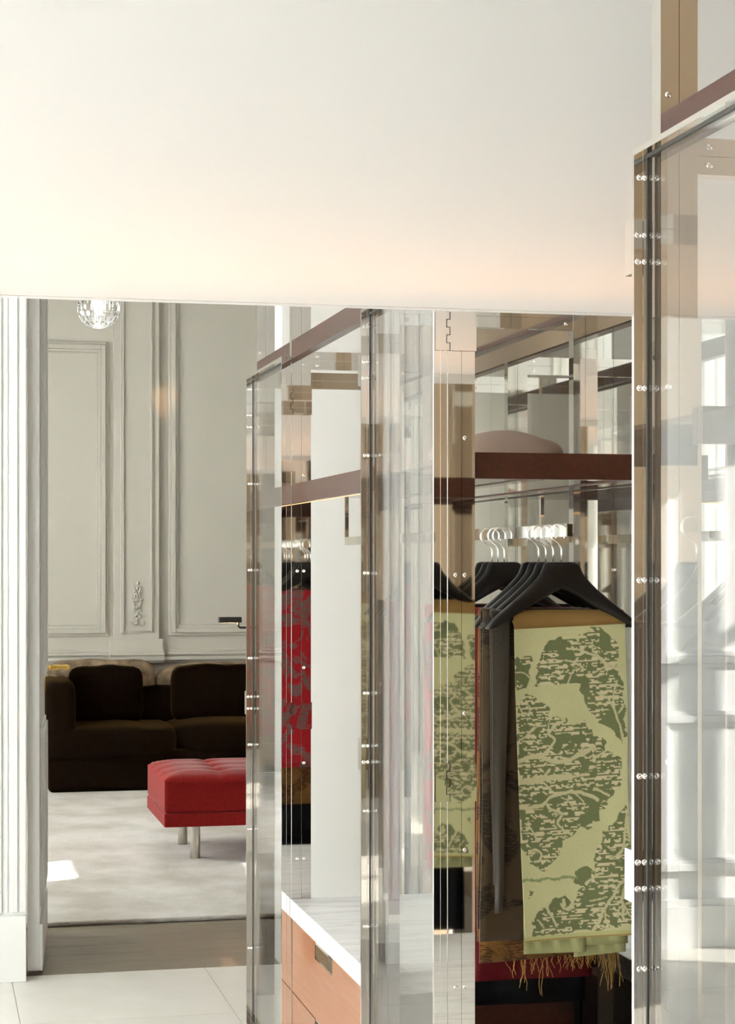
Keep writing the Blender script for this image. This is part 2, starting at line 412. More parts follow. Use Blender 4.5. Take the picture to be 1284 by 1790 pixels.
for a, b_, z0, z1 in winsR: window('y', FX1+0.1, a, b_, z0, z1, -1)
# panels, pilaster, dado of the far wall (front face y = 14.4)
bm = bmesh.new(); F = FY1
st2 = ((0, 0.022, 0.018), (0.022, 0.035, 0.04), (0.057, 0.02, 0.024), (0.077, 0.012, 0.01))
moulding(bm, 'x', F, 0.20, 1.29, 1.045, 3.24, st2, -1)
moulding(bm, 'x', F, 1.735, 3.30, 1.045, 3.95, st2, -1)
moulding(bm, 'x', F, -1.3, -0.05, 1.045, 3.95, st2, -1)
struct(obj('trim_7', bm, 'greywall', bevel=0.004), 'grey panel mouldings of the far wall')
bm = bmesh.new()
box(bm, 1.325, 1.665, F-0.055, F, 0.86, FZ); box(bm, 1.30, 1.69, F-0.065, F, 0.86, 1.02)
moulding(bm, 'x', F-0.055, 1.375, 1.625, 1.07, 4.1, ((0, 0.012, 0.010), (0.012, 0.014, 0.018)), -1)
struct(obj('trim_8', bm, 'greywall', bevel=0.004), 'pilaster with recessed panel')
bm = bmesh.new()
for x0, x1, d in ((FX0, 1.29, 0.0), (1.29, 1.70, 0.055), (1.70, FX1, 0.0)):
    for z0, z1, p in ((0.845, 0.862, 0.03), (0.862, 0.890, 0.055), (0.890, 0.902, 0.03), (0.902, 0.925, 0.05), (0.925, 0.945, 0.022)):
        box(bm, x0, x1, F-d-p, F, z0, z1)
struct(obj('trim_9', bm, 'greywall', bevel=0.003), 'dado rail along the far wall')
struct(obj('baseboard_far', boxes((FX0, FX1, F-0.03, F, 0, 0.22)), 'greywall'))
# carved ornament on the pilaster foot
bm = bmesh.new(); rnd = random.Random(4); yo = F-0.062
def scroll(cx, cz, r0, turns, sgn, a0):
    pts = []
    for i in range(15):
        t_ = i/14; a = a0+sgn*t_*turns*2*math.pi; rr = r0*(1-0.75*t_)
        pts.append((cx+rr*math.cos(a), yo, cz+rr*math.sin(a)))
    tube(bm, pts, [0.010-0.004*i/14 for i in range(15)], 6)
for sg in (-1, 1):
    scroll(1.50+sg*0.035, 1.15, 0.045, 0.8, sg, math.pi/2)
    scroll(1.50+sg*0.022, 1.225, 0.030, 0.7, -sg, -math.pi/2)
    scroll(1.50+sg*0.026, 1.33, 0.036, 0.75, sg, math.pi/2)
    tube(bm, [(1.50+sg*0.01, yo, 1.25), (1.50+sg*0.03, yo, 1.30), (1.50+sg*0.012, yo, 1.37), (1.50+sg*0.03, yo, 1.42)], [0.008, 0.007, 0.006, 0.003], 6)
for z in (1.14, 1.17, 1.26, 1.31, 1.36, 1.40, 1.44):
    lathe(bm, [(0.001, -0.014), (0.012, -0.007), (0.014, 0.0), (0.012, 0.007)], 8, 'Y', (1.50+rnd.uniform(-.004, .004), yo, z))
struct(obj('trim_2', bm, 'greywall', smooth=True), 'carved leaf ornament at the foot of the pilaster')

# open door leaf in the doorway, slightly short of ninety degrees
leaf = bmesh.new()
box(leaf, -0.046, 0.0, 0.0, 0.86, 0.02, 2.9)
for y0, y1, z0, z1 in ((0.10, 0.76, 0.25, 0.95), (0.10, 0.76, 1.12, 2.75)):
    moulding(leaf, 'y', 0.0, y0, y1, z0, z1, ((0, 0.02, 0.008), (0.02, 0.035, 0.016), (0.055, 0.012, 0.006)), 1)
box(leaf, 0.0, 0.012, 0.0, 0.86, 0.02, 0.20)
dl = struct(obj('door_1', leaf, 'casing', bevel=0.002), 'white panelled door leaf standing open in the doorway')
dl.location = (0.4075, 7.50, 0); dl.rotation_euler = (0, 0, R(-4.6))
h = bmesh.new()
lathe(h, [(0.022, 0.0), (0.026, 0.004), (0.024, 0.010), (0.010, 0.014), (0.010, 0.035), (0.014, 0.040)], 16, 'X', (0, 0.80, 1.148))
tube(h, [(0.036, 0.80, 1.148), (0.045, 0.80, 1.148), (0.075, 0.79, 1.150), (0.095, 0.78, 1.149), (0.105, 0.775, 1.149)], [0.010, 0.013, 0.009, 0.013, 0.009], 10)
box(h, 0.0, 0.005, 0.785, 0.815, 1.05, 1.20)
hd = obj('door_handle', h, 'gold', smooth=True); hd.parent = dl; hd['label'] = 'polished brass lever handle'

# ------------------------------------------------------------------ sofa, ottoman, lamps in the far room
def cushion(w, d, h_, n1=14, n2=12, puff=0.5, seed=0, wr=0.01):
    # pillow-like box: superellipsoid with soft wrinkles
    rr = random.Random(seed); ph = [rr.uniform(0, 6.28) for _ in range(6)]
    bm = bmesh.new(); bmesh.ops.create_cube(bm, size=2.0)
    bmesh.ops.subdivide_edges(bm, edges=bm.edges[:], cuts=9, use_grid_fill=True)
    for v in bm.verts:
        x, y_, z = v.co
        L = (abs(x)**6+abs(y_)**6+abs(z)**6)**(1/6.0)
        x, y_, z = x/L, y_/L, z/L
        f = 1-puff*0.35*(max(abs(x), abs(z))**4)
        wv = wr*(math.sin(5*x+ph[0])*math.sin(4*z+ph[1])+0.6*math.sin(9*x+3*z+ph[2]))
        v.co = (x*w/2, y_*f*d/2+wv*(1 if y_ < 0 else -1)*0.5, z*h_/2+wv*0.6)
    return bm
sofa = thing('sofa', 'long dark brown velvet sofa against the grey panelled wall', 'sofa', (2.2, 13.7, 0.022))
obj('base', rbox(0.78, 3.7, 13.22, 14.15, 0.022, 0.30, 0.03, 3), 'velvet', sofa, True)
obj('back', rbox(0.80, 3.7, 13.95, 14.22, 0.25, 0.70, 0.05, 3), 'velvet', sofa, True)
obj('seat_cushion', cushion(0.98, 0.92, 0.24, seed=3, wr=0.012, puff=0.1), 'velvet', sofa, True, (1.19, 13.64, 0.345))
obj('seat_cushion', cushion(1.95, 0.92, 0.25, seed=5, wr=0.010, puff=0.1), 'velvet', sofa, True, (2.60, 13.64, 0.355))
bm = cushion(0.22, 0.85, 0.44, seed=8, wr=0.006, puff=0.1)
obj('arm', bm, 'velvet', sofa, True, (0.865, 13.66, 0.56))
obj('back_bolster', cushion(0.78, 0.26, 0.42, seed=11, wr=0.008, puff=0.2), 'tapestry', sofa, True, (1.21, 14.10, 0.675))['label'] = 'patterned beige back bolster'
obj('back_bolster', cushion(1.5, 0.26, 0.40, seed=12, wr=0.010, puff=0.2), 'tapestry', sofa, True, (2.36, 14.10, 0.655))['label'] = 'patterned beige back bolster'
tag(obj('cushion', cushion(0.53, 0.20, 0.42, seed=21, wr=0.008, puff=0.7), 'velvet', None, True, (1.22, 13.84, 0.645)), 'square brown velvet cushion leaning beside the sofa arm', 'cushion', 'velvet sofa cushions')
tag(obj('cushion', cushion(0.66, 0.22, 0.42, seed=22, wr=0.008, puff=0.7), 'velvet', None, True, (2.02, 13.84, 0.645)), 'wide brown velvet cushion on the right, above the red ottoman', 'cushion', 'velvet sofa cushions')

ott = thing('ottoman', 'red wool tufted ottoman on steel legs standing on the pale rug', 'ottoman', (1.9, 10.4, 0.022))
bm = bmesh.new()
OX0, OX1, OY0, OY1 = 1.19, 2.69, 10.0, 10.82
NX, NY = 60, 34
grid = []
tx = [OX0+0.30+0.30*i for i in range(5)]; ty = [OY0+0.2, OY0+0.41, OY0+0.62]
for j in range(NY+1):
    row = []
    for i in range(NX+1):
        x = OX0+(OX1-OX0)*i/NX; y = OY0+(OY1-OY0)*j/NY
        e = min(x-OX0, OX1-x, y-OY0, OY1-y)
        z = 0.455+0.040*min(1, e/0.12)**0.5
        for a in tx:
            for c_ in ty:
                q = ((x-a)**2+(y-c_)**2); z -= 0.026*math.exp(-q/0.0022)
        for a in tx: z -= 0.007*math.exp(-((x-a)/0.02)**2)
        for c_ in ty: z -= 0.007*math.exp(-((y-c_)/0.02)**2)
        row.append(bm.verts.new((x, y, z)))
    grid.append(row)
for j in range(NY):
    for i in range(NX): bm.faces.new((grid[j][i], grid[j][i+1], grid[j+1][i+1], grid[j+1][i]))
rim = [grid[0][i] for i in range(NX+1)]+[grid[j][NX] for j in range(1, NY+1)]+[grid[NY][i] for i in range(NX-1, -1, -1)]+[grid[j][0] for j in range(NY-1, 0, -1)]
prev = rim
for z in (0.44, 0.30, 0.283):
    off = 0.0 if z > 0.29 else 0.004
    ring = []
    for v in rim:
        x, y = v.co.x, v.co.y
        ring.append(bm.verts.new((x+(off if x <= OX0+1e-5 else -off if x >= OX1-1e-5 else 0), y+(off if y <= OY0+1e-5 else -off if y >= OY1-1e-5 else 0), z)))
    for k in range(len(rim)): bm.faces.new((prev[k], prev[(k+1) % len(rim)], ring[(k+1) % len(rim)], ring[k]))
    prev = ring
bm.faces.new(prev)
obj('tufted_pad', bm, 'redfelt', ott, True)
obj('plinth_band', rbox(OX0-0.003, OX1+0.003, OY0-0.003, OY1+0.003, 0.21, 0.282, 0.006), 'redfelt', ott)
for x in (1.69, 2.20): 
    bm = boxes((x-0.003, x+0.003, OY0-0.0035, OY0+0.0, 0.29, 0.44)); obj('seam', bm, 'redfelt', ott)
for x in (1.37, 2.51):
    for y in (10.16, 10.68):
        bm = bmesh.new(); lathe(bm, [(0.026, 0.022), (0.027, 0.026), (0.027, 0.205), (0.026, 0.21)], 20, 'Z', (x, y, 0)); obj('leg', bm, 'brushed', ott, True)
    obj('leg_brace', boxes((x-0.012, x+0.012, 10.187, 10.653, 0.165, 0.20)), 'brushed', ott)

# crystal pendant
pend = thing('pendant_lamp', 'round cut crystal pendant globe hanging beyond the doorway', 'lamp', (0.93, 11.0, 2.93))
bm = bmesh.new()
prof = []; Rg = 0.118
for i in range(21):
    a = -math.pi/2*0.78+(math.pi*0.89)*i/20
    prof.append((max(0.012, Rg*math.cos(a)), Rg*math.sin(a)))
lathe(bm, prof, 32, 'Z')
obj('globe', bm, 'crystal', pend, False, (0.93, 11.0, 3.045))
bm = bmesh.new()
for i in range(2, 19, 2):
    for k in range(16):
        a = -math.pi/2*0.78+(math.pi*0.89)*(i+0.5)/20
        ph = 2*math.pi*(k+(0.5 if (i//2) % 2 else 0))/16
        p = Vector((math.cos(a)*math.cos(ph), math.cos(a)*math.sin(ph), math.sin(a)))*(Rg+0.001)
        if math.cos(a) < 0.25: continue
        q = p.to_track_quat('Z', 'Y').to_matrix().to_4x4(); s_ = 0.017*max(0.35, math.cos(a))
        mt = Matrix.Translation(p) @ q
        vs = [bm.verts.new(mt @ Vector(c_)) for c_ in ((-.008, -s_, 0), (.008, -s_, 0), (.008, s_, 0), (-.008, s_, 0), (-.004, -s_*.6, .004), (.004, -s_*.6, .004), (.004, s_*.6, .004), (-.004, s_*.6, .004))]
        for f in ((4,5,6,7),(0,1,5,4),(1,2,6,5),(2,3,7,6),(3,0,4,7),(3,2,1,0)): bm.faces.new([vs[t_] for t_ in f])
fc = obj('facets', bm, 'crystal', pend, False, (0.93, 11.0, 3.045)); fc['kind'] = 'stuff'
bm = bmesh.new(); lathe(bm, [(0.02, 3.165), (0.022, 3.17), (0.018, 3.21), (0.004, 3.215), (0.004, FZ)], 12, 'Z', (0.93, 11.0, 0)); obj('cord', bm, 'brushed', pend, True)
bm = bmesh.new(); lathe(bm, [(0.012, 3.02), (0.024, 3.05), (0.024, 3.08), (0.012, 3.10), (0.012, 3.16)], 12, 'Z', (0.93, 11.0, 0)); obj('bulb', bm, emit('bulb_glow', (1, 0.93, 0.84), 3.0), pend, True)

# black reading lamp
rl = thing('reading_lamp', 'black reading floor lamp with a slim bent arm beside the sofa', 'lamp', (2.33, 13.0, 0.022))
obj('lamp_head', rbox(1.915, 2.07, 12.97, 13.03, 1.184, 1.222, 0.004), 'black', rl)
bm = bmesh.new(); tube(bm, [(2.05, 13, 1.186), (2.05, 13, 1.16), (2.06, 13, 1.149), (2.20, 13, 1.149), (2.30, 13, 1.149), (2.322, 13, 1.14), (2.332, 13, 1.11), (2.333, 13, 1.0), (2.333, 13, 0.035)], 0.008, 8)
obj('stem', bm, 'black', rl, True)
bm = bmesh.new(); lathe(bm, [(0.12, 0.0225), (0.12, 0.032), (0.115, 0.038), (0.015, 0.042)], 28, 'Z', (2.333, 13, 0)); obj('base', bm, 'black', rl, True)
obj('light_strip', boxes((1.93, 2.04, 12.985, 13.015, 1.1836, 1.1839)), emit('lamp_glow', (1.0, 0.52, 0.28), 90.0), rl)
# unseen ceiling spot, added to put the warm glow on the pilaster
spd = thing('glow_spot', 'unseen ceiling spot added for the warm glow on the pilaster', 'lamp', (2.4, 12.6, FZ-0.1))
bm = bmesh.new(); lathe(bm, [(0.04, FZ-0.12), (0.045, FZ-0.11), (0.045, FZ-0.001), (0.04, FZ)], 16, 'Z', (2.4, 12.6, 0)); obj('housing', bm, 'black', spd, True)
sl = bpy.data.lights.new('spot_beam', 'SPOT'); sl.energy = 75; sl.color = (1.0, 0.6, 0.3); sl.spot_size = R(6.5); sl.spot_blend = 1.0; sl.shadow_soft_size = 0.02
so = bpy.data.objects.new('spot_beam', sl); C.objects.link(so); so.parent = spd; so.location = (0, 0, -0.06)
so.rotation_euler = (Vector((1.70, 14.36, 2.83))-Vector((2.4, 12.6, FZ-0.16))).to_track_quat('-Z', 'Y').to_euler()

# ------------------------------------------------------------------ display cabinets
PX0, PX1 = 1.064, 1.123       # aisle posts
BX0, BX1 = 1.572, 1.636       # rear posts
DXA, DXB = 1.033, 1.0618      # door slab
DZ0, DZ1 = 0.040, 2.222
# screw: small domed head facing -y
bm = bmesh.new(); lathe(bm, [(0.0048, 0.0), (0.0048, -0.0008), (0.0040, -0.0018), (0.0022, -0.0024), (0.0014, -0.0016)], 12, 'Y')
SCREW = bpy.data.meshes.new('screw'); bmesh.ops.recalc_face_normals(bm, faces=bm.faces[:]); bm.to_mesh(SCREW); bm.free(); SCREW.materials.append(M['screw'])
for p in SCREW.polygons: p.use_smooth = True
def post(par, x0, x1, yf, zt=ZC):
    xm = (x0+x1)/2
    return obj('post', boxes((x0, xm-0.0004, yf, yf+0.035, 0.0, zt), (xm+0.0004, x1, yf, yf+0.035, 0.0, zt)), 'chrome', par)
def hinge_mesh(x0, xm, x1, yf, z0, z1, n=5):
    # two leaves with interlocking knuckle teeth, lying flat on the post face
    bm = bmesh.new(); t = 0.0035; h_ = (z1-z0)/n; kx = 0.0045
    box(bm, x0, xm-kx, yf-t, yf, z0, z1); box(bm, xm+kx, x1, yf-t, yf, z0, z1)
    for i in range(n):
        a, b_ = z0+i*h_, z0+(i+1)*h_
        if i % 2 == 0: box(bm, xm-kx, xm+kx-0.0018, yf-t, yf, a+0.0008, b_-0.0008)
        else: box(bm, xm-kx+0.0018, xm+kx, yf-t, yf, a+0.0006, b_-0.0006)
    return bm
def hinge_gap(xm, yf, z0, z1):
    return boxes((xm-0.005, xm+0.005, yf-0.0012, yf-0.0002, z0, z1))
def cabinet(yf, yr, label, shelf, beam, near=False, base=True):
    """yf: face of the near posts, yr: face of the far posts"""
    cab = thing('display_cabinet', label, 'cabinet', ((PX0+BX1)/2, (yf+yr)/2, 0), 'polished steel and glass display cabinets')
    y2 = yr+0.035
    p1 = post(cab, PX0, PX1, yf); post(cab, PX0, PX1, yr); post(cab, BX0, BX1, yf); post(cab, BX0, BX1, yr)
    for y in (yf, yr):
        cr = obj('cross_rail', boxes((PX1, BX0, y+0.002, y+0.032, 2.183, 2.2104), (PX1, BX0, y+0.002, y+0.032, 2.2112, 2.238)), 'chrome', cab)
        for x in (PX1+0.02, BX0-0.02):
            for z in (2.197, 2.225): link_mesh('screw', SCREW, None, cr, loc=(x, y+0.002, z))
    if beam: obj('top_beam', boxes((PX0+0.001, PX0+0.03, yf+0.035, yr, 2.215, 2.27)), 'redwood', cab)
    obj('top_side_rail', boxes((BX0+0.01, BX1-0.02, yf+0.035, yr, 2.222, 2.236)), 'redwood', cab)
    if 'f' in shelf: obj('shelf_fascia', boxes((PX1, BX1+0.02, yf+0.012, yf+0.03, 1.777, 1.833)), 'redwood', cab)
    if 'r' in shelf: obj('shelf_fascia', boxes((PX1, BX1+0.02, yr-0.02, yr-0.002, 1.777, 1.833)), 'redwood', cab)
    if 's' in shelf: obj('shelf_fascia', boxes((PX0+0.002, PX0+0.02, yf+0.036, yr-0.001, 1.777, 1.835)), 'redwood', cab)
    obj('shelf_glass', boxes((PX1, BX0, yf+0.036, yr-0.021, 1.815, 1.823)), 'shelfglass', cab)
    obj('shelf_rear_edge', boxes((BX1-0.012, BX1+0.0, yf+0.036, yr-0.001, 1.795, 1.80)), 'redwood', cab)
    obj('hanging_rail', boxes((1.344, 1.356, yf+0.045, yr+0.0 if yr < 6 else 6.25, 1.655, 1.682)), 'chrome', cab)
    if yr > 6: obj('rail_bracket', boxes((1.344, 1.356, 6.244, 6.256, 1.682, 1.815)), 'chrome', cab)
    obj('back_mirror', boxes((BX1+0.055, BX1+0.060, yf, y2, 0.0, 2.20)), 'mirror', cab)
    if base:
        b1 = obj('base_box', boxes((PX1+0.004, BX1-0.066, yf+0.045, yr-0.005, 0.05, 0.44)), 'redwood', cab)
    # door, hinged on the near post, reaching away from the viewer
    dy1 = yr+0.039
    xm = (DXA+DXB)/2; g = 0.0004; th = 0.009
    fr = boxes((DXA, xm-g, yf, yf+th, DZ0, DZ1), (xm+g, DXB, yf, yf+th, DZ0, DZ1),
               (DXA, xm-g, dy1-th, dy1, DZ0, DZ1), (xm+g, DXB, dy1-th, dy1, DZ0, DZ1),
               (DXA, xm-g, yf+th, dy1-th, DZ1-th, DZ1), (xm+g, DXB, yf+th, dy1-th, DZ1-th, DZ1),
               (DXA, xm-g, yf+th, dy1-th, DZ0, DZ0+th), (xm+g, DXB, yf+th, dy1-th, DZ0, DZ0+th))
    d = obj('door', fr, 'chrome', cab)
    obj('glass_pane', boxes((DXB-0.007, DXB-0.002, yf+th+0.003, dy1-th-0.003, DZ0+th+0.003, DZ1-th-0.003)), 'glass', d)
    gk = boxes((DXB-0.0085, DXB-0.0005, dy1-th-0.003, dy1-th, DZ0+th, DZ1-th), (DXB-0.0085, DXB-0.0005, yf+th, yf+th+0.003, DZ0+th, DZ1-th),
               (DXB-0.0085, DXB-0.0005, yf+th+0.003, dy1-th-0.003, DZ1-th-0.003, DZ1-th), (DXB-0.0085, DXB-0.0005, yf+th+0.003, dy1-th-0.003, DZ0+th, DZ0+th+0.003))
    obj('gasket', gk, 'gasket', d)
    for z0, z1 in ((2.046, 2.128), (1.093, 1.174), (0.12, 0.20)):
        obj('hinge', hinge_mesh(DXA+0.003, DXB+0.0015, PX1+0.002, yf-0.0014, z0, z1), 'chrome', d)
        obj('hinge_gap_shade', hinge_gap(DXB+0.0015, yf, z0, z1), 'gasket', d)  # dark strip standing in for the shade between the knuckles
    # clip plates on the free edge
    for z0, z1 in ((2.036, 2.116), (1.085, 1.163)):
        obj('latch_plate', boxes((DXA-0.0, DXB, dy1+0.0002, dy1+0.03, z0, z1)), 'chrome', d)
    for z in (2.18, 1.862, 1.572, 1.276, 0.985, 0.70, 0.30):
        for x in (DXA+0.009, DXB-0.0105):
            link_mesh('screw', SCREW, None, d, loc=(x, dy1-th, z))
    for z in (2.093, 2.053, 1.146, 1.106):
        for x in (DXA+0.006, DXB-0.0115):
            link_mesh('screw', SCREW, None, d, loc=(x, dy1-th, z))
    for z, dbl in ((2.20, 0), (1.862, 0), (1.572, 1), (1.279, 0), (0.990, 0), (0.699, 1), (0.35, 0)):
        for x in ((1.081, 1.101) if dbl else (1.101,)):
            link_mesh('screw', SCREW, None, p1, loc=(x, yf, z))
    for z in (2.60, 2.30, 1.862, 1.30):
        pr = cab.children[1] if False else p1
        link_mesh('screw', SCREW, None, pr, loc=(1.076, yr, z))
    return cab
cab_far = cabinet(5.711, 6.345, 'farthest steel display cabinet, its glass door nearest the doorway', 's', True, base=False)
cab_mid = cabinet(3.911, 4.580, 'middle steel display cabinet holding black hangers and the green patterned cloth', 'f', True)
cab_near = cabinet(2.060, 2.700, 'nearest steel display cabinet at the right edge of the picture', 'fr', True)

# bay between far and middle cabinets: shelf, beam, rail, LED
bay = thing('shelf_bay', 'red-brown wooden shelf spanning between the far and middle cabinets', 'shelf', (1.35, 5.16, 1.777))
obj('shelf_fascia', boxes((PX0+0.002, PX0+0.02, 4.616, 5.710, 1.777, 1.835)), 'redwood', bay)
obj('shelf_glass', boxes((PX0+0.021, BX0, 4.617, 5.710, 1.815, 1.823)), 'shelfglass', bay)
obj('shelf_rear_edge', boxes((BX1-0.012, BX1, 4.616, 5.710, 1.795, 1.80)), 'redwood', bay)
obj('top_beam', boxes((PX0+0.001, PX0+0.03, 4.616, 5.710, 2.215, 2.27)), 'redwood', bay)
obj('top_side_rail', boxes((BX0+0.01, BX1-0.02, 4.616, 5.710, 2.222, 2.236)), 'redwood', bay)
obj('hanging_rail', boxes((1.344, 1.356, 4.616, 5.7105, 1.655, 1.682)), 'chrome', bay)
obj('led_strip', boxes((PX0+0.022, PX0+0.028, 4.63, 5.70, 1.776, 1.779)), 'led', bay)
obj('back_mirror', boxes((BX1+0.055, BX1+0.060, 4.617, 5.710, 0.581, 2.20)), 'mirror', bay)

def chest(y0, y1, label, label2):
    ch = thing('drawer_chest', label, 'drawers', (1.35, (y0+y1)/2, 0), 'wooden drawer chests')
    obj('body', boxes((PX0+0.022, BX1, y0, y1, 0.0, 0.524)), 'redwood', ch)  # orange wood like the drawers; the darker brown puts its shade into the colour
    hy0, hy1 = y0+(y1-y0)*0.45, y0+(y1-y0)*0.45+0.24
    for z0, z1 in ((0.302, 0.5215), (0.05, 0.298)):
        zc = z1-0.052
        d = obj('drawer', boxes((PX0, PX0+0.02, y0+0.002, hy0, z0, z1), (PX0, PX0+0.02, hy1, y1-0.002, z0, z1), (PX0, PX0+0.02, hy0, hy1, z0, zc)), 'drawerwood', ch)
        obj('finger_pull', boxes((PX0+0.001, PX0+0.0205, hy0+0.0003, hy0+0.004, zc+0.0003, z1), (PX0+0.001, PX0+0.0205, hy1-0.004, hy1-0.0003, zc+0.0003, z1),
                               (PX0+0.001, PX0+0.0205, hy0+0.004, hy1-0.004, zc+0.0003, zc+0.004), (PX0+0.0195, PX0+0.0215, hy0+0.004, hy1-0.004, zc+0.004, z1)), 'chrome', d)
    tag(obj('marble_top', rbox(PX0-0.006, BX1, y0, y1, 0.5245, 0.580, 0.0015, 1), 'marble'), label2, 'worktop', 'marble worktops')
chest(4.625, 5.708, 'orange-brown wooden drawer chest beneath the veined marble slab', 'veined white marble slab on the drawer chest between the far and middle cabinets')
chest(2.745, 3.900, 'orange-brown wooden drawer chest in front of the middle cabinet', 'veined white marble slab in front of the middle cabinet')

# ------------------------------------------------------------------ hangers and hung cloths
def hanger_meshes():
    bm = bmesh.new(); N = 44; T = 0.172; rings = []
    def top(a):
        if a < 0.039: return 0.0-0.25*max(0, a-0.031)
        u = (a-0.039)/(T-0.039)
        return -0.002-0.112*(u**0.60)-0.022*u*u
    def bot(a):
        u = a/T
        return -0.060-0.094*u**1.05
    for i in range(N+1):
        x = -T+2*T*i/N; a = abs(x); u = a/T
        tz, bz = top(a), bot(a)
        if a > T-0.02:
            q = (a-(T-0.02))/0.02; c_ = (tz+bz)/2; k_ = math.sqrt(max(0.05, 1-q*q)); tz, bz = c_+(tz-c_)*k_, c_+(bz-c_)*k_
        hy = 0.009+0.011*u**1.5; hz = (tz-bz)/2; cz = (tz+bz)/2; ring = []
        for k in range(12):
            ang = 2*math.pi*k/12; cx_, sz_ = math.cos(ang), math.sin(ang)
            px_ = math.copysign(abs(cx_)**0.6, cx_)*hy; pz_ = math.copysign(abs(sz_)**0.6, sz_)*hz
            ring.append(bm.verts.new((x, px_-0.010*u*u, cz+pz_)))
        rings.append(ring)
    for a, b2 in zip(rings, rings[1:]):
        for k in range(12): bm.faces.new((a[k], a[(k+1) % 12], b2[(k+1) % 12], b2[k]))
    bm.faces.new(rings[0][::-1]); bm.faces.new(rings[-1])
    bmesh.ops.recalc_face_normals(bm, faces=bm.faces[:])
    me1 = bpy.data.meshes.new('hanger_body'); bm.to_mesh(me1); bm.free(); me1.materials.append(M['hanger'])
    bm = bmesh.new(); tube(bm, [(-0.125, 0, -0.122), (0.125, 0, -0.122)], 0.006, 10)
    me2 = bpy.data.meshes.new('trouser_bar'); bm.to_mesh(me2); bm.free(); me2.materials.append(M['hanger'])
    bm = bmesh.new(); pts = [(0, 0, -0.004), (0, 0, 0.020), (-0.001, 0, 0.030), (-0.008, 0, 0.040)]
    # neck bends left, then loops over the rail
    cx, cz, r_ = -0.010, 0.063, 0.0195
    for i in range(17):
        a = R(215)-R(250)*i/16
        pts.append((cx+r_*math.cos(a), 0, cz+r_*math.sin(a)))
    tube(bm, pts, 0.0016, 7)
    me3 = bpy.data.meshes.new('hook'); bm.to_mesh(me3); bm.free(); me3.materials.append(M['screw'])
    for me in (me1, me2, me3):
        for p in me.polygons: p.use_smooth = True
    return me1, me2, me3
HB, HT, HH = hanger_meshes()
def hanger(x, y, rz, label, group, zoff=0.0):
    h_ = thing('clothes_hanger', label, 'hanger', (x, y, 1.6), group)
    for nm, me in (('shoulders', HB), ('trouser_bar', HT), ('hook', HH)):
        o = bpy.data.objects.new(nm, me); C.objects.link(o); o.parent = h_
        if nm == 'hook': o.rotation_euler = (0, 0, R(random.Random(x*97+y*31).uniform(-16, 16)))
    h_.rotation_euler = (0, 0, R(rz))
    return h_

def cloth_bm(x0t, x1t, x0b, x1b, hf, hb, r, nx=16, nz=26, seed=0, amp=0.004, slope=0.0, solid=0.004):
    """strip folded over a bar: local z=0 bar top, front panel at y<0"""
    rr = random.Random(seed); ph = [rr.uniform(0, 6.28) for _ in range(5)]
    bm = bmesh.new(); rows = []
    path = [(-r, -hf*(1-i/nz), 'f', 1-i/nz) for i in range(nz)]
    path += [(-r*math.cos(a), r*math.sin(a)*0.7, 'a', 0) for a in [math.pi*k/6 for k in range(7)]]
    path += [(r, -hb*i/nz, 'b', i/nz) for i in range(1, nz+1)]
    for (y, z, kd, t_) in path:
        row = []
        for i in range(nx+1):
            u = i/nx
            x = (x0t*(1-t_)+x0b*t_)*(1-u)+(x1t*(1-t_)+x1b*t_)*u
            wv = amp*t_*(math.sin(3.1*u*2+ph[0]+1.5*t_)+0.6*math.sin(7*u+ph[1]))
            row.append(bm.verts.new((x+0.002*math.sin(9*t_+ph[2])*t_, y-wv-0.006*t_, z+slope*(u-0.5)*(1 if kd == 'f' else 0)*min(1, t_*3+0.3))))
        rows.append(row)
    for a, b2 in zip(rows, rows[1:]):
        for i in range(nx): bm.faces.new((a[i], a[i+1], b2[i+1], b2[i]))
    return bm
def hung_cloth(name, y, xa, hf, hb, mname, label, cat, group, seed=1, r=0.009, amp=0.004, thick=0.005, slope=0.0, zt=1.4885):
    o = obj(name, cloth_bm(*xa, hf, hb, r, seed=seed, amp=amp, slope=slope), mname, None, True, (1.35, y, zt))
    md = o.modifiers.new('thickness', 'SOLIDIFY'); md.thickness = thick; md.offset = 0
    return tag(o, label, cat, group)
HG = 'black hangers in the middle cabinet'
hanger(1.351, 4.017, 0, 'frontmost black hanger, carrying the green tree-patterned cloth', HG)
hanger(1.350, 4.072, 1.5, 'black hanger directly behind the green cloth, second from the front', HG)
hanger(1.350, 4.124, -1, 'black hanger third from the front in the middle cabinet', HG)
hanger(1.350, 4.176, 2, 'black hanger fourth from the front in the middle cabinet', HG)
HG2 = 'rear black hangers in the middle cabinet'
hanger(1.350, 4.445, -2, 'black hanger at the front of the rear group on the rail', HG2)
hanger(1.350, 4.497, 1, 'black hanger in the middle of the rear group on the rail', HG2)
hanger(1.350, 4.549, 0, 'rearmost black hanger, carrying the red patterned cloth', HG2)
CG = 'cloths hung in the middle cabinet'
hung_cloth('hung_cloth', 4.072, (-0.165, 0.10, -0.172, 0.09), 0.725, 0.70, 'browncloth', 'dark brown patterned cloth hanging just behind the green one', 'cloth', CG, 3)
gc = hung_cloth('hung_cloth', 4.124, (-0.155, 0.15, -0.160, 0.165), 0.775, 0.74, 'goldcloth', 'ochre patterned cloth with a frayed golden fringe below the green cloth', 'cloth', CG, 5, slope=0.02)
hung_cloth('hung_cloth', 4.176, (-0.16, 0.12, -0.155, 0.12), 0.835, 0.82, 'maroon', 'maroon cloth whose hem shows beneath the ochre fringe', 'cloth', CG, 7)
hung_cloth('hung_cloth', 4.445, (-0.12, 0.21, -0.085, 0.20), 0.955, 0.90, 'black_cloth', 'long black cloth hanging lowest in the middle cabinet', 'cloth', CG, 9)
